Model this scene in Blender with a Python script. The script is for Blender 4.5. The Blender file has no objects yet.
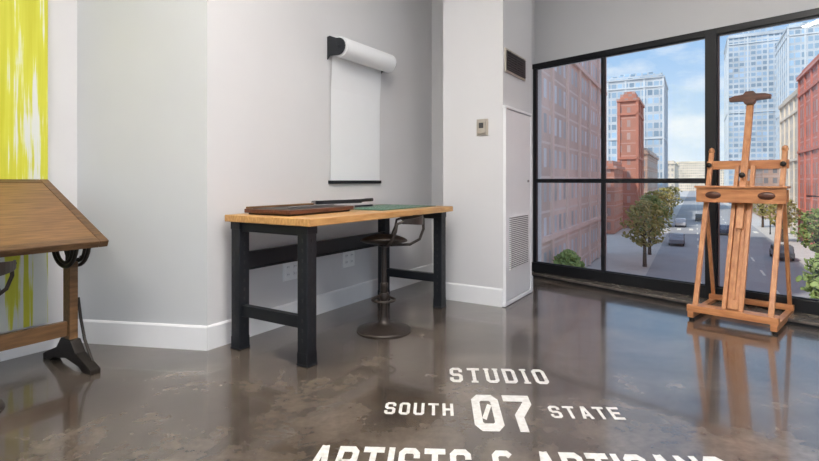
import bpy, bmesh, math, random
from mathutils import Vector, Matrix
random.seed(4)
scene=bpy.context.scene
scene.view_settings.view_transform='Standard'
scene.view_settings.exposure=0.12
COL=scene.collection
U=Vector((.53,.848,0)).normalized(); Nn=Vector((U.y,-U.x,0)); ANG=math.atan2(U.y,U.x)

# ---------------- materials ----------------
def lin(c):
    return tuple(((v/255)/12.92 if v/255<=.04045 else ((v/255+.055)/1.055)**2.4) for v in c)+(1,)
class M:
    def __init__(s,name):
        s.m=bpy.data.materials.new(name); s.m.use_nodes=True
        s.nt=s.m.node_tree; s.b=s.nt.nodes['Principled BSDF']
    def n(s,t,**k):
        nd=s.nt.nodes.new(t)
        for a,v in k.items(): setattr(nd,a,v)
        return nd
    def l(s,a,b): s.nt.links.new(a,b)
def mat(name,c,rough=.5,metal=0,var=.06,scale=8,c2=None,stretch=(1,1,1),bump=0,detail=3,contrast=(.3,.7)):
    q=M(name); b=q.b
    b.inputs['Roughness'].default_value=rough; b.inputs['Metallic'].default_value=metal
    tc=q.n('ShaderNodeTexCoord'); mp=q.n('ShaderNodeMapping'); mp.inputs['Scale'].default_value=stretch
    nz=q.n('ShaderNodeTexNoise'); nz.inputs['Scale'].default_value=scale; nz.inputs['Detail'].default_value=detail
    cr=q.n('ShaderNodeValToRGB')
    a=lin(c); z=lin(c2) if c2 else tuple(v*(1-var) for v in a[:3])+(1,)
    cr.color_ramp.elements[0].position=contrast[0]; cr.color_ramp.elements[1].position=contrast[1]
    cr.color_ramp.elements[0].color=z; cr.color_ramp.elements[1].color=a
    q.l(tc.outputs['Object'],mp.inputs[0]); q.l(mp.outputs[0],nz.inputs[0]); q.l(nz.outputs[0],cr.inputs[0]); q.l(cr.outputs[0],b.inputs['Base Color'])
    if bump:
        bp=q.n('ShaderNodeBump'); bp.inputs['Strength'].default_value=bump; bp.inputs['Distance'].default_value=.01
        q.l(nz.outputs[0],bp.inputs['Height']); q.l(bp.outputs[0],b.inputs['Normal'])
    return q.m
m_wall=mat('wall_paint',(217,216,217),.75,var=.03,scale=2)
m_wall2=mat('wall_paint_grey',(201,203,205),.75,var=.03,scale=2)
m_trim=mat('trim_white',(240,240,241),.4,var=.02)
m_ceil=mat('ceiling_paint',(240,240,240),.8,var=.02)
m_black=mat('black_steel',(34,37,42),.42,.3,var=.2)
m_frame=mat('window_frame_black',(26,27,30),.4,.2,var=.2)
m_iron=mat('cast_iron_dark',(46,40,36),.45,.5,var=.3,scale=20)
m_stool=mat('stool_metal',(62,54,49),.42,.35,var=.3,scale=15)
m_butcher=mat('butcher_block',(212,166,108),.4,scale=6,c2=(176,126,72),stretch=(1,14,6),detail=5)
m_oak=mat('old_oak',(134,99,64),.42,scale=5,c2=(94,67,40),stretch=(1.2,16,10),detail=6)
m_oakd=mat('old_oak_edge',(108,79,50),.45,scale=6,c2=(70,48,29),stretch=(2,12,12),detail=6)
m_easel=mat('easel_beech',(212,152,102),.4,scale=5,c2=(180,116,72),stretch=(8,8,1.2),detail=5)
m_easelh=mat('easel_beech_cross',(210,148,98),.4,scale=5,c2=(174,110,68),stretch=(1.2,8,8),detail=5)
m_walnut=mat('cutter_wood',(106,64,44),.35,scale=6,c2=(70,40,27),stretch=(1.5,14,8),detail=5)
m_green=mat('cutting_mat_green',(34,94,70),.55,var=.1)
m_paper=mat('paper_white',(242,243,245),.7,var=.01)
m_plate=mat('outlet_plate',(244,244,244),.35,var=.02)
m_grill=mat('vent_dark',(60,60,62),.5,var=.2)
m_slotdark=mat('slot_dark',(40,40,42),.6,var=.1)
m_therm=mat('thermostat_beige',(180,172,160),.4,.2,var=.1)
m_steel=mat('brushed_steel',(160,160,160),.3,.9,var=.1)
m_decal=mat('floor_decal_white',(228,227,225),.4,scale=40,c2=(196,193,188),detail=7)
m_ledge=mat('threshold_stone',(120,112,104),.25,scale=14,c2=(88,82,76))
m_pave=mat('sidewalk_concrete',(206,202,196),.8,var=.1,scale=.4)
m_road=mat('asphalt',(168,168,170),.8,var=.12,scale=.2)
m_line=mat('road_paint',(235,232,220),.7,var=.05)
m_leaf=mat('tree_leaves',(160,174,104),.8,scale=1.6,c2=(100,122,64),detail=6,bump=.6)
m_leaf2=mat('tree_leaves_autumn',(194,178,110),.8,scale=1.6,c2=(130,132,70),detail=6,bump=.6)
m_bark=mat('tree_bark',(90,74,60),.9,scale=6,var=.3)

# polished concrete
q=M('polished_concrete'); b=q.b
tc=q.n('ShaderNodeTexCoord')
n1=q.n('ShaderNodeTexNoise'); n1.inputs['Scale'].default_value=2.1; n1.inputs['Detail'].default_value=9; n1.inputs['Roughness'].default_value=.62; n1.inputs['Distortion'].default_value=.5
n2=q.n('ShaderNodeTexNoise'); n2.inputs['Scale'].default_value=26; n2.inputs['Detail'].default_value=5
cr=q.n('ShaderNodeValToRGB'); e=cr.color_ramp.elements
e[0].position=.34; e[0].color=lin((66,59,53)); e[1].position=.70; e[1].color=lin((122,112,102))
x=e.new(.52); x.color=lin((93,84,76))
mx=q.n('ShaderNodeMix',data_type='RGBA',blend_type='MULTIPLY'); mx.inputs[0].default_value=.6
cr2=q.n('ShaderNodeValToRGB'); e=cr2.color_ramp.elements
e[0].position=.32; e[0].color=(.66,.64,.62,1); e[1].position=.66; e[1].color=(1,1,1,1)
q.l(tc.outputs['Object'],n1.inputs[0]); q.l(tc.outputs['Object'],n2.inputs[0]); q.l(n1.outputs[0],cr.inputs[0]); q.l(n2.outputs[0],cr2.inputs[0])
q.l(cr.outputs[0],mx.inputs[6]); q.l(cr2.outputs[0],mx.inputs[7]); q.l(mx.outputs[2],b.inputs['Base Color'])
mr=q.n('ShaderNodeMapRange'); mr.inputs['To Min'].default_value=.08; mr.inputs['To Max'].default_value=.28
q.l(n1.outputs[0],mr.inputs[0]); q.l(mr.outputs[0],b.inputs['Roughness'])
b.inputs['IOR'].default_value=1.55
b.inputs['Coat Weight'].default_value=.5; b.inputs['Coat Roughness'].default_value=.06
bp=q.n('ShaderNodeBump'); bp.inputs['Strength'].default_value=.09; bp.inputs['Distance'].default_value=.02
n3=q.n('ShaderNodeTexNoise'); n3.inputs['Scale'].default_value=5; q.l(tc.outputs['Object'],n3.inputs[0])
q.l(n3.outputs[0],bp.inputs['Height']); q.l(bp.outputs[0],b.inputs['Normal'])
m_floor=q.m

# glass
q=M('window_glass'); q.nt.nodes.remove(q.b)
tr=q.n('ShaderNodeBsdfTransparent'); tr.inputs[0].default_value=(.97,.98,.98,1)
gl=q.n('ShaderNodeBsdfGlossy'); gl.inputs['Roughness'].default_value=.02
fr=q.n('ShaderNodeFresnel'); fr.inputs[0].default_value=1.45
ms=q.n('ShaderNodeMixShader'); q.l(fr.outputs[0],ms.inputs[0]); q.l(tr.outputs[0],ms.inputs[1]); q.l(gl.outputs[0],ms.inputs[2])
q.l(ms.outputs[0],q.nt.nodes['Material Output'].inputs[0]); m_glass=q.m

# painting
q=M('drip_painting'); b=q.b; b.inputs['Roughness'].default_value=.5
tc=q.n('ShaderNodeTexCoord'); sp=q.n('ShaderNodeSeparateXYZ'); q.l(tc.outputs['Object'],sp.inputs[0])
mp=q.n('ShaderNodeMapping'); mp.inputs['Scale'].default_value=(1,1,.03); q.l(tc.outputs['Object'],mp.inputs[0])
na=q.n('ShaderNodeTexNoise'); na.inputs['Scale'].default_value=30; na.inputs['Detail'].default_value=5; q.l(mp.outputs[0],na.inputs[0])
nb=q.n('ShaderNodeTexNoise'); nb.inputs['Scale'].default_value=3.5; nb.inputs['Detail'].default_value=6; q.l(tc.outputs['Object'],nb.inputs[0])
mz=q.n('ShaderNodeMapRange'); mz.inputs['From Min'].default_value=-1.3; mz.inputs['From Max'].default_value=.6; mz.inputs['To Min'].default_value=-.11; mz.inputs['To Max'].default_value=.10
q.l(sp.outputs[2],mz.inputs[0])
ad=q.n('ShaderNodeMath',operation='ADD'); q.l(na.outputs[0],ad.inputs[0]); q.l(mz.outputs[0],ad.inputs[1])
sb=q.n('ShaderNodeMath',operation='MULTIPLY_ADD'); q.l(nb.outputs[0],sb.inputs[0]); sb.inputs[1].default_value=.22; sb.inputs[2].default_value=-.11
ad2=q.n('ShaderNodeMath',operation='ADD'); q.l(ad.outputs[0],ad2.inputs[0]); q.l(sb.outputs[0],ad2.inputs[1])
cr=q.n('ShaderNodeValToRGB'); e=cr.color_ramp.elements
e[0].position=.44; e[0].color=lin((216,219,212)); e[1].position=.5; e[1].color=lin((202,202,62))
x=e.new(.47); x.color=lin((212,215,150)); x=e.new(.72); x.color=lin((190,188,40))
q.l(ad2.outputs[0],cr.inputs[0]); q.l(cr.outputs[0],b.inputs['Base Color']); m_paint=q.m

def facade(name,wallc,winc,px,pz,fx=(.25,.75),fz=(.25,.8),rough=.7,winrough=.3,bands=.0):
    q=M(name); b=q.b
    tc=q.n('ShaderNodeTexCoord'); sp=q.n('ShaderNodeSeparateXYZ'); q.l(tc.outputs['Object'],sp.inputs[0])
    def mth(op,a,v=None):
        nd=q.n('ShaderNodeMath',operation=op); 
        if isinstance(a,(int,float)): nd.inputs[0].default_value=a
        else: q.l(a,nd.inputs[0])
        if v is not None:
            if isinstance(v,(int,float)): nd.inputs[1].default_value=v
            else: q.l(v,nd.inputs[1])
        return nd.outputs[0]
    hx=mth('DIVIDE',mth('ADD',mth('ADD',sp.outputs[0],sp.outputs[1]),500),px); vx=mth('DIVIDE',mth('ADD',sp.outputs[2],500),pz)
    h=mth('FRACT',hx); v=mth('FRACT',vx)
    m=mth('MULTIPLY',mth('MULTIPLY',mth('GREATER_THAN',h,fx[0]),mth('LESS_THAN',h,fx[1])),mth('MULTIPLY',mth('GREATER_THAN',v,fz[0]),mth('LESS_THAN',v,fz[1])))
    nz=q.n('ShaderNodeTexNoise'); nz.inputs['Scale'].default_value=.12; nz.inputs['Detail'].default_value=6; q.l(tc.outputs['Object'],nz.inputs[0])
    c=q.n('ShaderNodeValToRGB'); c.color_ramp.elements[0].position=.35; c.color_ramp.elements[1].position=.65
    c.color_ramp.elements[0].color=lin(tuple(int(k*.86) for k in wallc)); c.color_ramp.elements[1].color=lin(wallc); q.l(nz.outputs[0],c.inputs[0])
    band=mth('GREATER_THAN',v,.93)
    mb=q.n('ShaderNodeMix',data_type='RGBA'); q.l(mth('MULTIPLY',band,bands),mb.inputs[0]); q.l(c.outputs[0],mb.inputs[6]); mb.inputs[7].default_value=lin(tuple(min(255,int(k*.5+115)) for k in wallc))
    cb=q.n('ShaderNodeCombineXYZ'); q.l(mth('FLOOR',hx),cb.inputs[0]); q.l(mth('FLOOR',vx),cb.inputs[1])
    wn=q.n('ShaderNodeTexWhiteNoise'); wn.noise_dimensions='2D'; q.l(cb.outputs[0],wn.inputs['Vector'])
    c2=q.n('ShaderNodeMix',data_type='RGBA'); q.l(wn.outputs['Value'],c2.inputs[0])
    c2.inputs[6].default_value=lin(tuple(int(k*.82) for k in winc)); c2.inputs[7].default_value=lin(tuple(min(255,int(k*1.12)) for k in winc))
    mx=q.n('ShaderNodeMix',data_type='RGBA'); q.l(m,mx.inputs[0]); q.l(mb.outputs[2],mx.inputs[6]); q.l(c2.outputs[2],mx.inputs[7])
    q.l(mx.outputs[2],b.inputs['Base Color'])
    r=q.n('ShaderNodeMapRange'); r.inputs['To Min'].default_value=rough; r.inputs['To Max'].default_value=winrough; q.l(m,r.inputs[0]); q.l(r.outputs[0],b.inputs['Roughness'])
    return q.m
f_brick=facade('brick_facade',(238,214,202),(204,208,214),1.5,2.4,(.28,.78),(.25,.8),bands=.7)  # haze painted into the city facades: base colours paled instead of a volume
f_brickred=facade('brick_tower_facade',(210,146,124),(182,156,148),1.4,2.2,(.3,.7),bands=.5)
f_glass=facade('glass_tower_facade',(214,222,228),(158,184,206),1.5,2.2,(.12,.88),(.3,.96),.5,bands=.6)
f_glass2=facade('blue_tower_facade',(210,217,223),(156,180,202),1.7,1.9,(.12,.88),(.3,.92),.5,bands=.6)
f_beige=facade('limestone_facade',(234,220,200),(180,174,168),1.5,2.1,bands=.6)
f_red=facade('red_stone_facade',(218,136,118),(166,134,130),2.1,2.5,(.3,.7),(.2,.75),bands=.6)
f_dark=facade('brown_facade',(198,164,146),(146,140,140),1.6,2.2,bands=.5)

# ---------------- mesh helpers ----------------
def empty(name,loc=(0,0,0),rz=0):
    o=bpy.data.objects.new(name,None); COL.objects.link(o); o.location=loc; o.rotation_euler=(0,0,rz); o.empty_display_size=.1; return o
def mk(name,bm,m,parent=None,loc=(0,0,0),rot=(0,0,0),bevel=0,smooth=False,seg=2):
    bmesh.ops.recalc_face_normals(bm,faces=bm.faces)
    me=bpy.data.meshes.new(name); bm.to_mesh(me); bm.free()
    o=bpy.data.objects.new(name,me); COL.objects.link(o); me.materials.append(m)
    o.location=loc; o.rotation_euler=rot
    if parent: o.parent=parent
    if bevel:
        b=o.modifiers.new('bevel','BEVEL'); b.width=bevel; b.segments=seg; b.limit_method='ANGLE'
    if smooth:
        for p in me.polygons: p.use_smooth=True
    return o
def bx(bm,s,c=(0,0,0),mtx=None):
    r=bmesh.ops.create_cube(bm,size=1)
    for v in r['verts']:
        v.co=Vector((v.co.x*s[0],v.co.y*s[1],v.co.z*s[2]))+Vector(c)
        if mtx: v.co=mtx@v.co
def box(name,s,c,m,parent=None,rot=(0,0,0),bevel=.003):
    bm=bmesh.new(); bx(bm,s); return mk(name,bm,m,parent,c,rot,bevel)
def prism(name,pts,z0,z1,m,parent=None,bevel=0,**k):
    bm=bmesh.new(); lo=[bm.verts.new((p[0],p[1],z0)) for p in pts]; hi=[bm.verts.new((p[0],p[1],z1)) for p in pts]
    n=len(pts); bm.faces.new(lo); bm.faces.new(hi)
    for i in range(n): bm.faces.new((lo[i],lo[(i+1)%n],hi[(i+1)%n],hi[i]))
    return mk(name,bm,m,parent,bevel=bevel,**k)
def beam(bm,p,q,w,t,up=(0,0,1)):
    p=Vector(p);q=Vector(q);d=(q-p);L=d.length;d.normalize();up=Vector(up)
    s=d.cross(up)
    if s.length<1e-4: s=d.cross(Vector((0,1,0)))
    s.normalize();u=s.cross(d)
    R=Matrix((s,d,u)).transposed()
    bx(bm,(w,L,t),(0,0,0),Matrix.Translation((p+q)/2)@R.to_4x4())
def bar(name,p,q,w,t,m,parent=None,up=(0,0,1),bevel=.003):
    bm=bmesh.new(); beam(bm,p,q,w,t,up); return mk(name,bm,m,parent,bevel=bevel)
def lathe(name,prof,m,parent=None,loc=(0,0,0),rot=(0,0,0),n=36):
    bm=bmesh.new(); rings=[]
    for r,z in prof:
        rings.append([bm.verts.new((max(r,.0002)*math.cos(2*math.pi*i/n),max(r,.0002)*math.sin(2*math.pi*i/n),z)) for i in range(n)])
    for a,b in zip(rings,rings[1:]):
        for i in range(n): bm.faces.new((a[i],a[(i+1)%n],b[(i+1)%n],b[i]))
    bm.faces.new(rings[0]); bm.faces.new(rings[-1])
    o=mk(name,bm,m,parent,loc,rot,smooth=True)
    e=o.modifiers.new('es','EDGE_SPLIT'); e.split_angle=math.radians(40)
    return o
def tube(name,pts,r,m,parent=None,cyc=False,sx=1,res=8):
    c=bpy.data.curves.new(name,'CURVE'); c.dimensions='3D'; c.bevel_depth=r; c.bevel_resolution=3; c.use_fill_caps=True
    s=c.splines.new('POLY'); s.points.add(len(pts)-1)
    for i,p in enumerate(pts): s.points[i].co=(*p,1)
    s.use_cyclic_u=cyc; s.use_smooth=True
    c.materials.append(m)
    o=bpy.data.objects.new(name,c); COL.objects.link(o)
    if parent: o.parent=parent
    return o
def ribbon(name,pts,h,t,m,parent=None):
    bm=bmesh.new(); prev=None; n=len(pts)
    for i,p in enumerate(pts):
        p=Vector(p); d=(Vector(pts[min(i+1,n-1)])-Vector(pts[max(i-1,0)])).normalized()
        s=d.cross(Vector((0,0,1))).normalized(); hh=h[i] if isinstance(h,(list,tuple)) else h
        ring=[bm.verts.new(p+s*a*t/2+Vector((0,0,b*hh/2))) for a,b in((1,1),(-1,1),(-1,-1),(1,-1))]
        if prev:
            for k in range(4): bm.faces.new((prev[k],prev[(k+1)%4],ring[(k+1)%4],ring[k]))
        else: bm.faces.new(ring)
        prev=ring
    bm.faces.new(prev)
    return mk(name,bm,m,parent,smooth=False,bevel=.001)
def V2(x,y): return Vector((x,y,0))

# ---------------- room shell ----------------
A=V2(-1.378,3.47); K=V2(-2.374,3.643)
C=V2(.853,4.655); B=C-Nn*.618; D=C+U*.80
W0=V2(1.547,6.24); WD=V2(1.842,-2.02).normalized(); WN=V2(WD.y,-WD.x)
if WN.dot(V2(0,0)-W0)<0: WN=-WN
H=4.1
floorpts=[(-5.9,-6),(8,-6),(6.5,.80),(.8,7.07),(-4,7.07),(-5.9,3)]
fl=prism('floor',floorpts,-.2,0,m_floor)
prism('ceiling',[(-5.9,-6),(8,-6),(6.6,.90),(.9,7.17),(-4,7.07),(-5.9,3)],H,H+.2,m_ceil)
def wall(name,p,q,out,m,z0=0,z1=H,t=.15,ext=0):
    return prism(name,[p,q,q+out*t,p+out*t],z0,z1,m)
KA=(A-K).normalized(); KAo=V2(-KA.y,KA.x)
if KAo.dot(-K)>0: KAo=-KAo
P1=A+U*3.1; P2=P1+Nn*.55
wall('wall_desk',A,P1,-Nn,m_wall)
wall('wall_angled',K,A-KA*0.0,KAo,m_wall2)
wall('wall_painting',K-U*6,K,-Nn,m_wall)
prism('wall_return',[P1,P2,W0-WD*.02+WN*.02,W0-WD*.02-WN*.15, P1+U*.9],0,H,m_wall)
prism('column_wall',[B,C,D,D-Nn*.618],0,H,m_wall)
zt=2.56
prism('wall_window_header',[W0-WD*.05,W0+WD*7,W0+WD*7-WN*.25,W0-WD*.05-WN*.25],zt,H,m_wall)
def base(name,p,q,inn,h=.165,t=.016,e0=0,e1=0):
    d=(q-p).normalized(); p=p-d*e0; q=q+d*e1
    bm=bmesh.new(); prof=[(0,0),(t,0),(t,h-.012),(t*.5,h),(0,h)]
    a=[bm.verts.new(p+inn*x+Vector((0,0,z))) for x,z in prof]; b2=[bm.verts.new(q+inn*x+Vector((0,0,z))) for x,z in prof]
    bm.faces.new(a); bm.faces.new(b2)
    for i in range(5): bm.faces.new((a[i],a[(i+1)%5],b2[(i+1)%5],b2[i]))
    return mk(name,bm,m_trim)
base('baseboard_desk',A,P1,Nn,e0=0)
base('baseboard_angled',K,A,-KAo,e1=.012)
base('baseboard_painting',K-U*6,K,Nn)
base('baseboard_return',P1,P2,-U)
base('baseboard_column',B,C,-U,e1=.0)
base('baseboard_column_end',C+U*.735,D,Nn)

# ---------------- window wall ----------------
wr=math.atan2(WD.y,WD.x)
win=empty('window_1',W0,wr)
sgn=1 if (Matrix.Rotation(wr,3,'Z')@Vector((0,1,0))).dot(WN)>0 else -1
def wbar(name,x0,x1,z0,z1,dep=.09,off=0,par=None,m=m_frame):
    return box(name,(x1-x0,dep,z1-z0),((x0+x1)/2,sgn*off,(z0+z1)/2),m,par or win,bevel=.004)
def a_of_px(px):
    r=(px-409.5)/510
    return (r*W0.y-W0.x)/(WD.x-r*WD.y)
zb=.16
a604=a_of_px(604); a706=a_of_px(707); a719=a_of_px(718)
L=7.0
wbar('frame_top',-.03,L,zt-.045,zt+.015,.08)
wbar('frame_bottom',-.03,L,.045,zb,.10)
wbar('frame_left',-.03,.01,.05,zt,.06)
wbar('mullion_thin',a604-.012,a604+.012,zb,zt-.045,.05)
wbar('mullion_thick',a706,a719,.05,zt+.01,.11,.0)
wbar('mid_rail',.0,a706,1.138,1.166,.05)
k=0
for x in (a719+1.9,a719+3.9):
    wbar('mullion_%d'%k,x,x+.11,.05,zt,.13,.0); k+=1
wbar('glass_pane',0,L,zb-.01,zt-.045,.008,-.01,m=m_glass)
for i,(x0,x1,z0,z1) in enumerate([(.01,a604-.012,zb,1.138),(a604+.012,a706,zb,1.138),(.01,a604-.012,1.166,zt-.045),(a604+.012,a706,1.166,zt-.045),(a719,a719+1.9,zb,zt-.045)]):
    bm=bmesh.new(); t=.010
    bx(bm,(x1-x0,.03,t),((x0+x1)/2,sgn*.01,z0+t/2)); bx(bm,(x1-x0,.03,t),((x0+x1)/2,sgn*.01,z1-t/2))
    bx(bm,(t,.03,z1-z0),(x0+t/2,sgn*.01,(z0+z1)/2)); bx(bm,(t,.03,z1-z0),(x1-t/2,sgn*.01,(z0+z1)/2))
    mk('sash_%d'%i,bm,m_black,win)
pts=[]
for i in range(25):
    a=-.0+i*L/24; pts.append(W0+WD*a+WN*(.10+.24*math.sin(min(a/3.2,1)*math.pi*.5)))
prism('trim_threshold',[W0+WD*L-WN*.1]+pts[::-1]+[W0-WN*.1],0,.045,m_ledge,bevel=.004)
bm=bmesh.new()
for p,q_ in zip(pts,pts[1:]): beam(bm,p+Vector((0,0,.012))+WN*.008,q_+Vector((0,0,.012))+WN*.008,.016,.024)
mk('trim_threshold_edge',bm,m_frame)

# ---------------- column fittings ----------------
cz=math.atan2(U.y,U.x)
pn=empty('access_panel',C,cz)
box('panel_door',(.70,.02,1.76),(.36,-.010,.04+.89),m_trim,pn)
bm=bmesh.new()
for s_,c_ in (((.74,.03,.025),(.36,-.013,1.83)),((.74,.03,.03),(.36,-.013,.02)),((.02,.03,1.82),(.0125,-.013,.925)),((.02,.03,1.82),(.715,-.013,.925))): bx(bm,s_,c_)
mk('panel_frame',bm,m_trim,pn,bevel=.003)
bm=bmesh.new()
for i in range(26):
    z=.34+i*.0185; bx(bm,(.5,.010,.006),(.36,-.024,z))
mk('louvre_slots',bm,m_grill,pn)
bm=bmesh.new()
for i in range(27):
    z=.331+i*.0185; bx(bm,(.5,.016,.009),(.36,-.026,z))
mk('louvre_blades',bm,m_trim,pn)
lathe('panel_latch',[(.012,0),(.012,.012),(.0,.013)],m_steel,pn,(.62,-.02,1.15),(math.pi/2,0,0),16)
vt=empty('wall_vent',C,cz); vz=2.265
box('vent_frame',(.54,.015,.22),(.30,-.0075,vz),m_therm,vt)
box('vent_core',(.50,.006,.18),(.30,-.017,vz),m_slotdark,vt,bevel=0)
bm=bmesh.new()
for i in range(8): bx(bm,(.50,.01,.007),(.30,-.022,vz-.08+i*.0228))
for x in (.13,.30,.47): bx(bm,(.008,.012,.18),(x,-.022,vz))
mk('vent_blades',bm,m_grill,vt)
th=empty('thermostat',C,math.atan2(Nn.y,Nn.x))
box('thermostat_plate',(.115,.012,.155),(-.20,-.006,1.65),m_therm,th)
box('thermostat_body',(.075,.03,.115),(-.20,-.022,1.65),m_therm,th,bevel=.006)
box('thermostat_display',(.045,.004,.05),(-.20,-.038,1.665),m_grill,th)

for t in (.78,1.52):
    o=empty('wall_outlet',A+U*t,ANG)
    z=.43
    box('plate',(.17,.010,.16),(0,-.005,z),m_plate,o)
    for dx2 in (-.04,.04):
        for dz in (-.03,.03):
            box('socket',(.036,.006,.034),(dx2,-.012,z+dz),m_trim,o)
            for dx in (-.008,.008): box('slot',(.0022,.003,.010),(dx2+dx,-.0155,z+dz),m_grill,o,bevel=0)

# ---------------- painting ----------------
pt=empty('drip_canvas',K,ANG)
box('canvas',(2.6,.035,2.9),(-.20-1.3,-.022,.19+1.45),m_paint,pt)

# ---------------- wall paper roll ----------------
pr=empty('wall_paper_roll',A,ANG)
x0,x1,zc,R=1.25,2.01,2.325,.09
yo=-.125
lathe('roll',[(.02,0),(R,0),(R,x1-x0),(.02,x1-x0)],m_paper,pr,(x0,yo,zc),(0,math.pi/2,0),48)
for x in (x0-.02,x1+.02):
    pr_=[(0,.10),(-.03,.105)]+[(yo+.075*math.cos(a),0+.075*math.sin(a)) for a in [math.radians(k) for k in range(80,281,20)]]+[(-.03,-.07),(0,-.10)]
    bm=bmesh.new(); a=[bm.verts.new((x-.005,y,zc+z)) for y,z in pr_]; b2=[bm.verts.new((x+.005,y,zc+z)) for y,z in pr_]
    bm.faces.new(a); bm.faces.new(b2)
    for i in range(len(pr_)): bm.faces.new((a[i],a[(i+1)%len(pr_)],b2[(i+1)%len(pr_)],b2[i]))
    mk('side_plate',bm,m_black,pr)
    lathe('end_cap',[(.03,0),(.03,.012),(.01,.014)],m_black,pr,(x-.006,yo,zc),(0,math.pi/2,0),24)
lathe('spindle',[(.014,0),(.014,x1-x0+.06)],m_black,pr,(x0-.03,yo,zc),(0,math.pi/2,0),16)
bm=bmesh.new()
prof=[(yo+R,zc),(yo+R,zc-.05),(-.03,zc-.2),(-.018,zc-.35),(-.014,1.15)]
va=[bm.verts.new((x0+.005,y,z)) for y,z in prof]; vb=[bm.verts.new((x1-.005,y,z)) for y,z in prof]
for i in range(len(prof)-1): bm.faces.new((va[i],va[i+1],vb[i+1],vb[i]))
o=mk('paper_sheet',bm,m_paper,pr); o.modifiers.new('s','SOLIDIFY').thickness=.001
box('cutter_bar',(x1-x0+.03,.022,.03),((x0+x1)/2,-.014,1.14),m_black,pr)

# ---------------- workbench ----------------
N0=V2(-.641,3.19)
wb=empty('workbench',N0,ANG)
zt_=.918; th_=.047; lx,ly=1.727,.62
box('top',(lx+.17,ly+.17,th_),(lx/2+.02,ly/2,zt_-th_/2),m_butcher,wb,bevel=.005)
def leg(name,x,y,fx,fy):
    bm=bmesh.new(); h=zt_-th_; w=.08; d=.08; t=.006
    bx(bm,(w,t,h-.02),(x,y-fy*d/2,h/2)); 
    bx(bm,(t,d,h-.02),(x-w/2,y,h/2)); bx(bm,(t,d,h-.02),(x+w/2,y,h/2))
    bx(bm,(w+.016,d+.012,.012),(x,y,.008)); bx(bm,(w+.012,d+.01,.05),(x,y,h-.026))
    bx(bm,(w+.008,d+.006,.07),(x,y,.05))
    mk(name,bm,m_black,wb,bevel=.002)
    bm=bmesh.new()
    for i in range(11): 
        bx(bm,(.012,.004,.022),(x,y-fy*(d/2+.003),.16+i*.062))
        bx(bm,(.004,.012,.022),(x-fx*(w/2+.003),y,.16+i*.062))
    mk(name+'_slots',bm,m_slotdark,wb)
leg('leg_1',0,0,1,1); leg('leg_2',lx,0,1,1); leg('leg_3',0,ly,1,1); leg('leg_4',lx,ly,1,1)
for i,x in enumerate((0,lx)):
    box('side_stretcher_%d'%i,(.05,ly-.08,.075),(x,ly/2,.265),m_black,wb)
    box('top_rail_%d'%i,(.05,ly-.08,.06),(x,ly/2,zt_-th_-.035),m_black,wb)
bm=bmesh.new(); bx(bm,(lx-.08,.006,.12),(lx/2,ly-.02,.60)); bx(bm,(lx-.08,.035,.006),(lx/2,ly-.035,.66)); bx(bm,(lx-.08,.035,.006),(lx/2,ly-.035,.54))
mk('back_stringer',bm,m_black,wb,bevel=.001)

# ---------------- paper cutter + mat ----------------
pc=empty('paper_cutter',wb.location+U*.36-Nn*.40+Vector((0,0,zt_+.001)),ANG+.04)
box('board',(.70,.42,.028),(.01,0,.026),m_walnut,pc,bevel=.004)
box('board_inlay',(.60,.33,.004),(-.01,-.01,.0405),m_iron,pc,bevel=.001)
box('base_frame',(.66,.38,.012),(.01,0,.006),m_iron,pc)
box('ruler_fence',(.68,.03,.014),(.01,.19,.047),m_oak,pc)
box('edge_rail',(.016,.42,.03),(.368,0,.028),m_steel,pc)
bar('blade_arm',(.385,.2,.055),(.395,-.26,.078),.012,.03,m_black,pc)
tube('handle',[(.395,-.25,.08),(.395,-.30,.086),(.395,-.36,.09)],.013,m_black,pc)
lathe('pivot',[(.018,0),(.018,.05),(0,.052)],m_steel,pc,(.36,.195,.055),(0,math.pi/2,0),16)
box('clamp_bar',(.5,.022,.01),(.06,-.05,.048),m_steel,pc)
cm=empty('cutting_mat',wb.location+U*1.32-Nn*.33+Vector((0,0,zt_)),ANG)
box('mat',(.86,.56,.004),(0,0,.003),m_green,cm,bevel=.001)
bm=bmesh.new()
for i in range(9): bx(bm,(.0015,.5,.0006),(-.4+i*.1,0,.0053))
for i in range(6): bx(bm,(.82,.0015,.0006),(0,-.25+i*.1,.0053))
mk('grid_lines',bm,m_decal,cm)
rl=empty('steel_ruler',wb.location+U*1.15-Nn*.50+Vector((0,0,zt_+.006)),ANG-.1)
box('blade',(.5,.035,.002),(0,0,.001),m_steel,rl,bevel=0)
box('grip',(.4,.012,.014),(0,0,.009),m_black,rl)

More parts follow.
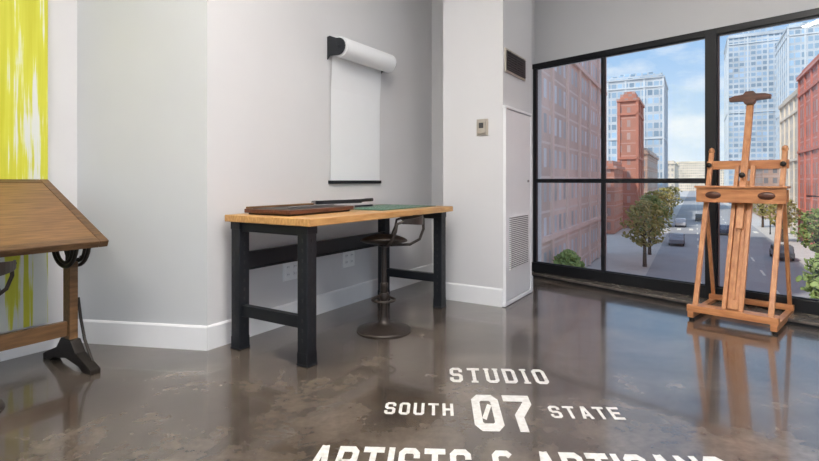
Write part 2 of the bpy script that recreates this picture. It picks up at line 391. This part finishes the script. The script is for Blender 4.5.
# ---------------- stool ----------------
def stool(loc,rz,dz=0):
    s=empty('drafting_stool',loc,rz)
    lathe('base',[(.205,0),(.21,.006),(.205,.014),(.16,.026),(.09,.042),(.05,.06),(.036,.085),(.033,.10)],m_stool,s,n=48)
    lathe('column',[(.033,.09),(.027,.32),(.03,.325),(.03,.36),(.02,.37),(.018,.64+dz),(.05,.655+dz),(.06,.668+dz)],m_stool,s,n=24)
    pts=[(.0,.03,.27)]+[(-.12+.085*math.cos(a)-.0,.0+.085*math.sin(a),.262) for a in [math.radians(k) for k in range(40,321,14)]]+[(0,-.03,.27)]
    tube('footrest',pts,.009,m_stool,s)
    lathe('footrest_collar',[(.036,.24),(.038,.245),(.038,.285),(.036,.29)],m_stool,s,n=24)
    bm=bmesh.new(); rings=[]
    n=40
    for k in range(1,9):
        f=k/8; r=.19*f; ring=[]
        for i in range(n):
            a=2*math.pi*i/n; x=r*math.cos(a)*1.02; y=r*math.sin(a)*.95
            z=.675+dz+.03*f**3-.01*(1-f)+(.014*f*f*math.cos(2*a))
            ring.append(bm.verts.new((x,y,z)))
        rings.append(ring)
    bm.faces.new(rings[0])
    for a_,b_ in zip(rings,rings[1:]):
        for i in range(n): bm.faces.new((a_[i],a_[(i+1)%n],b_[(i+1)%n],b_[i]))
    o=mk('seat',bm,m_stool,s,smooth=True); sm=o.modifiers.new('s','SOLIDIFY'); sm.thickness=.010; sm.offset=0
    R=.215; oy=-.085; pts=[(R*math.sin(a),-R*math.cos(a)*1.0+oy,.85+dz) for a in [math.radians(k) for k in range(-76,77,8)]]
    hs=[.03+.04*math.cos(math.radians(k))**2 for k in range(-76,77,8)]
    ribbon('backrest',pts,hs,.008,m_stool,s)
    for sx in (-1,1):
        a=math.radians(74)
        tube('arm_%d'%(sx+2),[(sx*R*math.sin(a),-R*math.cos(a)+oy,.85+dz),(sx*.215,-.10,.835+dz),(sx*.222,-.09,.78+dz),(sx*.21,-.06,.71+dz),(sx*.17,-.03,.668+dz),(sx*.04,0,.655+dz)],.010,m_stool,s)
    tube('back_spine',[(0,-.03,.655+dz),(0,-.20,.66+dz),(0,-.275,.70+dz),(0,-.306,.78+dz),(0,-.303,.865+dz)],.011,m_stool,s)
    return s
stool((-.197,3.936,0),ANG+math.radians(34))
stool(V2(-2.12,3.19)-U*.66+Nn*.27,ANG+.1,-.12)

# ---------------- drafting table ----------------
T0=V2(-2.12,3.19)
dt=empty('drafting_table',T0,ANG)
tilt=math.atan2(.36,.76); Lb=1.35
bd=empty('board_assembly',(0,0,0)); bd.parent=dt; bd.location=(.035-Lb/2,0,.98); bd.rotation_euler=(tilt,0,0)
dep=.85
box('board_panel',(Lb-.09,dep-.09,.03),(0,0,-.018),m_oak,bd)
bm=bmesh.new(); 
bx(bm,(.05,dep,.042),(-Lb/2+.025,0,-.02)); bx(bm,(.05,dep,.042),(Lb/2-.025,0,-.02))
mk('board_end_cleats',bm,m_oakd,bd,bevel=.004)
bm=bmesh.new(); bx(bm,(Lb-.1,.05,.042),(0,-dep/2+.025,-.02)); bx(bm,(Lb-.1,.05,.042),(0,dep/2-.025,-.02))
mk('board_long_edges',bm,m_oakd,bd,bevel=.004)
bm=bmesh.new(); 
for x in (Lb/2-.12,-Lb/2+.12): bx(bm,(.05,dep-.2,.05),(x,0,-.06))
mk('board_battens',bm,m_oakd,bd,bevel=.004)
for i,x in enumerate((0,-Lb+.1)):
    bm=bmesh.new(); bx(bm,(.05,.085,.52),(x,0,.39)); mk('post_%d'%i,bm,m_oak,dt,bevel=.005)
    prof=[(-.30,0),(-.30,.03),(-.24,.055),(-.12,.10),(-.06,.17),(.06,.17),(.12,.10),(.24,.055),(.30,.03),(.30,0),(.20,0),(.16,.025),(.0,.05),(-.16,.025),(-.20,0)]
    bm=bmesh.new(); a=[bm.verts.new((x-.03,y,z)) for y,z in prof]; b2=[bm.verts.new((x+.03,y,z)) for y,z in prof]
    bm.faces.new(a); bm.faces.new(b2)
    for k in range(len(prof)): bm.faces.new((a[k],a[(k+1)%len(prof)],b2[(k+1)%len(prof)],b2[k]))
    bmesh.ops.triangulate(bm,faces=[f for f in bm.faces if len(f.verts)>4])
    mk('cast_foot_%d'%i,bm,m_iron,dt,bevel=.004)
    for sy in (-1,1):
        tube('foot_brace_%d_%d'%(i,sy+1),[(x+.03,sy*.03,.42),(x+.03,sy*.06,.3),(x+.03,sy*.11,.17),(x+.02,sy*.22,.06)],.009,m_iron,dt)
    for j,(r_,zc2,tr_) in enumerate(((.155,.775,.012),(.10,.745,.010))):
        pts=[(x-.035,r_*math.cos(a),zc2+r_*math.sin(a)) for a in [math.radians(k) for k in range(180,361,12)]]
        tube('tilt_quadrant_%d_%d'%(i,j),pts,tr_,m_iron,dt)
        pts=[(x+.035,y,z) for _,y,z in pts]
        tube('tilt_quadrant_%d_%d_b'%(i,j),pts,tr_,m_iron,dt)
    bar('quadrant_link_%d'%i,(x,-.155,.775),(x,-.175,.86),.075,.02,m_iron,dt)
    bar('quadrant_link_%d_b'%i,(x,.155,.775),(x,.165,.98),.075,.02,m_iron,dt)
    box('pivot_block_%d'%i,(.045,.05,.28),(x,0,.76),m_iron,dt,bevel=.01)
    lathe('tilt_knob_%d'%i,[(.006,0),(.006,.02),(.016,.022),(.02,.032),(.012,.04)],m_iron,dt,(x+.035,0,.66),(0,math.pi/2,0),20)
box('stretcher',(Lb-.15,.035,.09),(-Lb/2+.05,0,.235),m_oak,dt)

# ---------------- easel ----------------
ez=empty('studio_easel',V2(2.555,4.05),math.radians(-45))
hw=.27; hr=.285; L_=.67; k=.37
def E(name,p,q_,w,t,up=(0,0,1),m=m_easel): return bar(name,p,q_,w,t,m,ez,up,.004)
for i,sx in enumerate((-1,1)):
    box('runner_%d'%i,(.045,L_+.07,.05),(sx*hr,L_/2-.005,.045),m_easelh,ez)
    for y in (0,L_-.03): lathe('caster_%d'%i,[(.02,0),(.022,.01),(.02,.02)],m_iron,ez,(sx*hr,y,0),n=14)
box('front_beam',(2*hr+.06,.05,.055),(0,-.01,.095),m_easelh,ez)
box('rear_beam',(2*hr+.06,.045,.045),(0,L_-.05,.088),m_easelh,ez)
box('mid_beam',(2*hr,.06,.03),(0,.16,.085),m_easelh,ez)
for i,sx in enumerate((-1,1)):
    E('upright_%d'%i,(sx*(hw-.01),.0,.10),(sx*(hw-.0),1.40*k,1.40),.038,.03,up=(0,-1,k))
    E('rear_brace_%d'%i,(sx*(hw+.012),.38,1.02),(sx*(hr),L_-.03,.07),.03,.022,up=(0,1,.2))
    E('mast_rail_%d'%i,(sx*.058,.03,.10),(sx*.058,k*1.28,1.28),.032,.04,up=(0,-1,k))
    lathe('upright_finial_%d'%i,[(.018,0),(.026,.02),(.018,.045),(.0,.055)],m_easel,ez,(sx*(hw),1.40*k,1.395),n=16)
E('mast_lower',(0,.05,.12),(0,k*1.15+.01,1.15),.08,.02,up=(0,-1,k))
E('mast',(0,k*.75-.03,.75),(0,k*1.90-.03,1.90),.052,.032,up=(0,-1,k))
E('mast_rib',(0,k*.2-.01,.2),(0,k*1.5-.05,1.5),.022,.02,up=(0,-1,k))
def crossbar(name,z,w,h,t,off,m=m_easelh):
    return bar(name,(-w/2,k*z-off,z),(w/2,k*z-off,z),t,h,m,ez,(0,0,1))
crossbar('cross_upper',1.29,2*hw+.06,.075,.028,-.02)
tz=1.03
box('tray_front',(2*hw+.10,.022,.125),(0,k*tz-.13,tz),m_easelh,ez)
box('tray_back',(2*hw+.10,.022,.10),(0,k*tz-.03,tz),m_easelh,ez)
box('tray_shelf',(2*hw+.12,.15,.018),(0,k*tz-.085,tz+.07),m_easelh,ez)
box('tray_bottom',(2*hw+.08,.11,.014),(0,k*tz-.08,tz-.055),m_easelh,ez)
for sx in (-1,1):
    bm=bmesh.new(); bmesh.ops.create_uvsphere(bm,u_segments=20,v_segments=10,radius=.045)
    for v in bm.verts: v.co=Vector((v.co.x*1.35,v.co.y*.25,v.co.z*.7))
    mk('tray_slot_%d'%(sx+1),bm,m_walnut,ez,(sx*.19,k*tz-.142,tz),smooth=True)
    lathe('knob_%d'%(sx+1),[(.006,0),(.006,.03),(.02,.034),(.022,.05),(.012,.058)],m_iron,ez,(sx*(hw+.0),k*1.29-.0,1.29),(math.pi/2,0,0),16)
zc_=1.875; yb=k*zc_-.04
bm=bmesh.new(); prof=[(-.16,-.015),(-.165,.02),(-.12,.035),(-.05,.04),(-.03,.065),(.03,.065),(.05,.04),(.12,.035),(.165,.02),(.16,-.015),(.05,-.02),(.035,-.05),(-.035,-.05),(-.05,-.02)]
a=[bm.verts.new((x*.95,yb-.05,zc_+z)) for x,z in prof]; b2=[bm.verts.new((x*.95,yb+.0,zc_+z)) for x,z in prof]
bm.faces.new(a); bm.faces.new(b2)
for i in range(len(prof)): bm.faces.new((a[i],a[(i+1)%len(prof)],b2[(i+1)%len(prof)],b2[i]))
bmesh.ops.triangulate(bm,faces=[f for f in bm.faces if len(f.verts)>4])
mk('top_clamp',bm,m_walnut,ez,bevel=.003)
lathe('mast_knob',[(.006,0),(.006,.03),(.022,.034),(.024,.05),(.012,.058)],m_iron,ez,(0,k*1.2-.05,1.2),(math.pi/2,0,0),16)

# ---------------- floor decal ----------------
def stroke(bm,pts,t,closed,tf):
    n=len(pts); P=[Vector((p[0],p[1])) for p in pts]; L_,R_=[],[]
    for i in range(n):
        if closed: a,b_,c=P[i-1],P[i],P[(i+1)%n]
        else: a,b_,c=P[max(i-1,0)],P[i],P[min(i+1,n-1)]
        d1=(b_-a); d2=(c-b_)
        if d1.length<1e-6: d1=d2
        if d2.length<1e-6: d2=d1
        d1.normalize(); d2.normalize()
        n1=Vector((-d1.y,d1.x)); n2=Vector((-d2.y,d2.x)); m_=(n1+n2).normalized(); s=t/2/max(m_.dot(n1),.5)
        L_.append(b_+m_*s); R_.append(b_-m_*s)
    global ZC
    ZC+=1; dzz=Vector((0,0,(ZC%6)*.00012))
    Lv=[bm.verts.new(tf(p)+dzz) for p in L_]; Rv=[bm.verts.new(tf(p)+dzz) for p in R_]
    for i in range(n if closed else n-1):
        j=(i+1)%n; f=bm.faces.new((Lv[i],Lv[j],Rv[j],Rv[i]))
ZC=0
def glyph(ch,W,t,c_=.09):
    a,b_,d,c=t/2,W-t/2,t/2,1-t/2; k=c_; m=W/2
    oc=[(a+k,d),(b_-k,d),(b_,d+k),(b_,c-k),(b_-k,c),(a+k,c),(a,c-k),(a,d+k)]
    G={
    'S':[([(b_,.68),(b_,c-k),(b_-k,c),(a+k,c),(a,c-k),(a,.5+k),(a+k,.5),(b_-k,.5),(b_,.5-k),(b_,d+k),(b_-k,d),(a+k,d),(a,d+k),(a,.32)],0)],
    'T':[([(0,c),(W,c)],0),([(m,0),(m,1)],0)],
    'U':[([(a,1),(a,d+k),(a+k,d),(b_-k,d),(b_,d+k),(b_,1)],0)],
    'D':[([(a,d),(b_-k,d),(b_,d+k),(b_,c-k),(b_-k,c),(a,c)],1)],
    'I':[([(m,0),(m,1)],0)],
    'O':[(oc,1)],
    'H':[([(a,0),(a,1)],0),([(b_,0),(b_,1)],0),([(a,.5),(b_,.5)],0)],
    'A':[([(a,0),(m-.02,1)],0),([(b_,0),(m+.02,1)],0),([(a+.05,.27),(b_-.05,.27)],0)],
    'E':[([(W,c),(a,c),(a,d),(W,d)],0),([(a,.5),(W*.85,.5)],0)],
    'R':[([(a,0),(a,c),(b_-k,c),(b_,c-k),(b_,.5+k),(b_-k,.5),(a,.5)],0),([(m,.5),(b_,.0)],0)],
    'N':[([(a,0),(a,1)],0),([(b_,0),(b_,1)],0),([(a,.95),(b_,.05)],0)],
    '&':[([(b_,.45),(b_,d+k),(b_-k,d),(a+k,d),(a,d+k),(a,.5-k),(a+k,.5),(W,.5)],0),([(a+k,.5),(a,.5+k),(a,c-k),(a+k,c),(b_-k,c),(b_,c-k)],0)],
    '0':[(oc,1)],
    '7':[([(0,c),(b_,c),(b_,c-k*1.6),(m-.05,.4),(m-.05,0)],0)],
    }
    return G[ch]
dec=empty('floor_lettering',(0,0,0))
rt=V2(1,-.055).normalized(); ft=V2(.055,1).normalized()
def word(txt,cx,cy,width,height,t,gap=.2,lw=.6,name='word',serif=0):
    ws=[]
    for ch in txt:
        ws.append(.35 if ch==' ' else (t+ (.16 if serif else .0) if ch=='I' else lw))
    tot=sum(ws)+gap*(len(txt)-1); sx=width/tot
    bm=bmesh.new(); x=0; o=V2(cx,cy)
    for ch,w in zip(txt,ws):
        if ch!=' ':
            tf=lambda p,x=x:(o+rt*((x+p.x)*sx-width/2)+ft*((p.y-.5)*height)+Vector((0,0,.0015)))
            for pts,cl in glyph(ch,w,t): stroke(bm,pts,t,cl,tf)
            if ch=='0': stroke(bm,[(w*.36,.30),(w*.64,.70)],.10,False,tf)
            if serif:
                def ser(x0,x1,y): stroke(bm,[(x0,y),(x1,y)],.12,False,tf)
                if ch in 'IT': 
                    ser(w/2-t/2-.07,w/2+t/2+.07,.06)
                    if ch=='I': ser(w/2-t/2-.07,w/2+t/2+.07,.94)
                if ch in 'U': ser(-.05,t+.05,.94); ser(w-t-.05,w+.05,.94)
        x+=w+gap
    for f in bm.faces:
        f.normal_update()
        if f.normal.z<0: f.normal_flip()
    me=bpy.data.meshes.new(name); bm.to_mesh(me); bm.free(); me.materials.append(m_decal)
    o=bpy.data.objects.new(name,me); COL.objects.link(o); o.parent=dec
word('STUDIO',.521,3.01,.565,.225,.17,.24,.6,'word_studio',1)
word('07',.468,2.535,.305,.40,.19,.12,.64,'number_07')
word('SOUTH',.048,2.571,.345,.135,.17,.2,.6,'word_south')
word('STATE',.872,2.53,.35,.135,.17,.2,.6,'word_state')
word('ARTISTS & ARTISANS',.437,2.045,1.70,.25,.18,.13,.62,'word_artists')

# ---------------- added fill lamps (out of view) ----------------
for i,(x,y) in enumerate([(-1.7,-.3),(1.9,.2),(.0,1.7)]):
    cl=empty('added_fill_lamp',(x,y,H-.5))  # unseen fixture added to brighten the walls, housing and cables invented with it
    box('housing',(1.6,.16,.06),(0,0,.04),m_plate,cl)
    for sx in (-.6,.6): tube('cable_%d'%(sx>0),[(sx,0,.06),(sx,0,.5)],.004,m_black,cl)
    for up in (0,1):
        ld=bpy.data.lights.new('fill_light','AREA'); ld.shape='RECTANGLE'; ld.size=1.5; ld.size_y=.14; ld.energy=(44,108)[up]; ld.color=(1,.945,.89)  # downlight and uplight added to lift the interior brightness
        lo=bpy.data.objects.new('fill_light',ld); COL.objects.link(lo); lo.parent=cl; lo.location=(0,0,.08*up-.0)
        if up: lo.rotation_euler=(math.pi,0,0)

# ---------------- city ----------------
Sd=V2(.488,.873).normalized(); Se=V2(Sd.y,-Sd.x); SA=math.atan2(Sd.y,Sd.x)
G=-7.0
def SP(s,w,z=0): return Sd*s+Se*w+Vector((0,0,z))
def bld(name,s0,s1,w0,w1,top,m,cornice=True,step=None):
    e=empty(name,SP((s0+s1)/2,(w0+w1)/2,G),SA)
    hgt=top-G
    box('mass',(s1-s0,abs(w1-w0),hgt),(0,0,hgt/2),m,e,bevel=0)
    if cornice:
        box('cornice',(s1-s0+.7,abs(w1-w0)+.7,.5),(0,0,hgt+.25),m,e,bevel=0)
        box('parapet',(s1-s0-.4,abs(w1-w0)-.4,.8),(0,0,hgt+.9),m,e,bevel=0)
    if step: box('penthouse',((s1-s0)*.6,abs(w1-w0)*.6,step),(0,0,hgt+step/2+.5),m,e,bevel=0)
    return e
def piers(e,s0,s1,w0,w1,top,side,m,pitch):
    hgt=top-G; bm=bmesh.new(); lx_=s1-s0; ly_=abs(w1-w0); n=int(lx_/pitch)
    for i in range(n+1): bx(bm,(.5,.35,hgt),(-lx_/2+i*lx_/n,side*ly_/2,hgt/2))
    n=max(1,int(ly_/pitch))
    for i in range(n+1): bx(bm,(.35,.5,hgt),(-lx_/2,-ly_/2+i*ly_/n,hgt/2))
    for z in (4.2,hgt*.55,hgt-2.2): bx(bm,(lx_+.5,ly_+.5,.35),(0,0,z))
    mk('piers',bm,m,e)
mp_brick=mat('brick_pier',(238,212,200),.8,scale=.5,var=.1)  # pier colour paled to match the hazed brick facade
mp_red=mat('red_pier',(216,132,114),.8,scale=.5,var=.15)
mp_tow=mat('tower_pier',(206,138,116),.8,scale=.5,var=.15)
mp_glass=mat('tower_mullion',(216,222,226),.6,scale=.5,var=.05)
mp_beige=mat('limestone_pier',(236,224,206),.8,scale=.5,var=.06)
e=bld('brick_building',22,62,-34,-9,26,f_brick); piers(e,22,62,-34,-9,26,-1,mp_brick,4.5)
e=bld('brick_tower',96,106,-11.6,-8.6,15,f_brickred,step=1.5); piers(e,96,106,-11.6,-8.6,15,-1,mp_tow,3)
bld('brick_annex',84,95,-20,-10.8,3,f_brickred)
e=bld('glass_tower',150,172,-21,-7.2,28.5,f_glass,step=2); piers(e,150,172,-21,-7.2,28.5,-1,mp_glass,4.6)
bld('brown_building',112,144,-13,-8.2,6.5,f_dark)
bld('office_block',230,290,-26,-7,8,f_beige)
e=bld('glass_slab',185,210,24,36,46,f_glass); piers(e,185,210,24,36,46,1,mp_glass,4)
e=bld('blue_tower',215,240,10.5,28,52,f_glass2,step=3); piers(e,215,240,10.5,28,52,1,mp_glass,5.8)
e=bld('red_building',36,88,12.7,40,15,f_red); piers(e,36,88,12.7,40,15,1,mp_red,4.2)
e=bld('limestone_building',90,108,13,40,13.5,f_beige); piers(e,90,108,13,40,13.5,1,mp_beige,4.5)
bld('brown_block',135,180,13,24,4,f_dark)
bld('street_end_building',480,520,-40,40,16,f_beige)
e=empty('street',SP(300,0,G),SA)
box('ground',(900,500,.2),(150,0,-.2),m_pave,e,bevel=0)
box('roadway',(900,13,.04),(150,-2.8,-.05),m_road,e,bevel=0)
bm=bmesh.new()
for i in range(60): 
    for w in (-5.3,-.4): bx(bm,(3,.18,.02),(-290+i*9,w,-.02))
for i in range(7): bx(bm,(3.2,.6,.02),(-202,-8.5+i*1.8,-.02))
mk('lane_markings',bm,m_line,e)
def tree(s,w,h,r,m,e=None):
    e=empty('street_tree',SP(s,w,G-.1)) 
    lathe('trunk',[(.2,0),(.14,h*.4),(.08,h*.7)],m_bark,e,n=10)
    for j in range(3):
        a=j*2.1; tube('branch_%d'%j,[(0,0,h*.4),(math.cos(a)*r*.5,math.sin(a)*r*.5,h*.68)],.06,m_bark,e)
    bm=bmesh.new()
    for j in range(520):
        a=random.uniform(0,6.28); rr=r*random.random()**.5; z=random.uniform(-1,1); rr*=math.sqrt(max(.05,1-z*z))*random.uniform(.75,1.2)
        s_=random.uniform(.12,.30)
        mt=Matrix.Translation((rr*math.cos(a),rr*math.sin(a),h*.66+z*h*.34))@Matrix.Rotation(random.uniform(0,3),4,Vector((random.random()+.01,random.random(),random.random())).normalized())@Matrix.Diagonal((s_,s_*.8,s_*.25,1))
        bmesh.ops.create_icosphere(bm,subdivisions=1,radius=1,matrix=mt)
    mk('foliage',bm,m,e)
for s,w,h,r in [(36,-7.6,3.4,1.0),(54,-4.2,6.3,2.2),(63,-4.4,6.6,2.2),(76,-4.8,6.8,2.3),(100,-4.8,7,2.4),(135,-4.8,7,2.6),(36,6.4,4.2,1.1),(46,9.6,5.2,1.4),(60,10,5.6,1.7),(85,10.4,6.0,2),(110,10.6,6.5,2.2)]:
    tree(s,w,h,r,random.choice([m_leaf,m_leaf2]))
def car(s,w,c,flip=0):
    e=empty('car',SP(s,w,G),SA+flip); m=mat('car_paint',c,.25,.2,var=.02)
    prof=[(-2.2,.3),(-2.2,.85),(-1.7,.95),(-1.2,1.45),(.5,1.45),(1.15,.95),(2.1,.8),(2.2,.3)]
    bm=bmesh.new(); a=[bm.verts.new((x,-.85,z)) for x,z in prof]; b2=[bm.verts.new((x,.85,z)) for x,z in prof]
    bm.faces.new(a); bm.faces.new(b2)
    for i in range(8): bm.faces.new((a[i],a[(i+1)%8],b2[(i+1)%8],b2[i]))
    mk('body',bm,m,e,bevel=.08)
    bm=bmesh.new(); a=[(-1.55,.98),(-1.12,1.38),(.45,1.38),(1.0,.98)]
    va=[bm.verts.new((x,-.87,z)) for x,z in a]; vb=[bm.verts.new((x,.87,z)) for x,z in a]
    bm.faces.new(va); bm.faces.new(vb)
    for i in range(4): bm.faces.new((va[i],va[(i+1)%4],vb[(i+1)%4],vb[i]))
    mk('windows',bm,m_slotdark,e)
    for x in (-1.35,1.35):
        for y in (-.88,.7): lathe('wheel',[(.1,0),(.32,0),(.34,.03),(.34,.15),(.32,.18),(.1,.18)],m_slotdark,e,(x,y+.18,.33),(math.pi/2,0,0),16)
for s,w,c in [(74,-2.0,(150,150,156)),(104,-2.2,(200,200,205)),(92,4,(60,70,90)),(66,8,(110,110,112)),(120,1.0,(90,90,90))]:
    car(s,w,c)
def lamp(s,w):
    e=empty('street_lamp',SP(s,w,G-.1),SA)
    lathe('pole',[(.12,0),(.08,.4),(.06,6.5)],m_black,e,n=10)
    tube('arm',[(0,0,6.4),(0,.8*(1 if w>3 else -1),6.9),(0,1.6*(1 if w>3 else -1),7)],.04,m_black,e)
    box('head',(.25,.6,.12),(0,1.8*(1 if w>3 else -1),7),m_black,e)
for s in (53,96): lamp(s,10.2)

# ---------------- world + sun ----------------
w=bpy.data.worlds.new('sky'); scene.world=w; w.use_nodes=True; nt=w.node_tree; bg=nt.nodes['Background']
tc=nt.nodes.new('ShaderNodeTexCoord'); sp=nt.nodes.new('ShaderNodeSeparateXYZ'); nt.links.new(tc.outputs['Generated'],sp.inputs[0])
g=nt.nodes.new('ShaderNodeValToRGB'); e=g.color_ramp.elements
e[0].position=0; e[0].color=lin((222,232,241)); e[1].position=.55; e[1].color=lin((130,172,222))
x=e.new(.10); x.color=lin((194,216,238)); x=e.new(.22); x.color=lin((158,194,232))
nt.links.new(sp.outputs[2],g.inputs[0])
mp=nt.nodes.new('ShaderNodeMapping'); mp.inputs['Scale'].default_value=(1,1,2.6); nt.links.new(tc.outputs['Generated'],mp.inputs[0])
nz=nt.nodes.new('ShaderNodeTexNoise'); nz.inputs['Scale'].default_value=4.2; nz.inputs['Detail'].default_value=8; nz.inputs['Roughness'].default_value=.6; nt.links.new(mp.outputs[0],nz.inputs[0])
cc=nt.nodes.new('ShaderNodeValToRGB'); cc.color_ramp.elements[0].position=.46; cc.color_ramp.elements[1].position=.68; nt.links.new(nz.outputs[0],cc.inputs[0])
mx=nt.nodes.new('ShaderNodeMix'); mx.data_type='RGBA'; nt.links.new(cc.outputs[0],mx.inputs[0]); nt.links.new(g.outputs[0],mx.inputs[6]); mx.inputs[7].default_value=(.88,.89,.91,1)
nt.links.new(mx.outputs[2],bg.inputs[0]); bg.inputs[1].default_value=1.12
sd=bpy.data.lights.new('sun','SUN'); sd.energy=3.0; sd.angle=.02; sd.color=(1,.95,.88)
so=bpy.data.objects.new('sun',sd); COL.objects.link(so)
so.rotation_euler=Vector((-.65,-.35,.75)).to_track_quat('Z','Y').to_euler()

# ---------------- camera ----------------
cd=bpy.data.cameras.new('camera'); cam=bpy.data.objects.new('camera',cd); COL.objects.link(cam)
cam.location=(0,0,1.15); cam.rotation_euler=(math.pi/2,0,0); cd.sensor_width=36; cd.lens=510/819*36; cd.shift_y=-49.5/819; cd.clip_end=2000; cd.clip_start=.05
scene.camera=cam
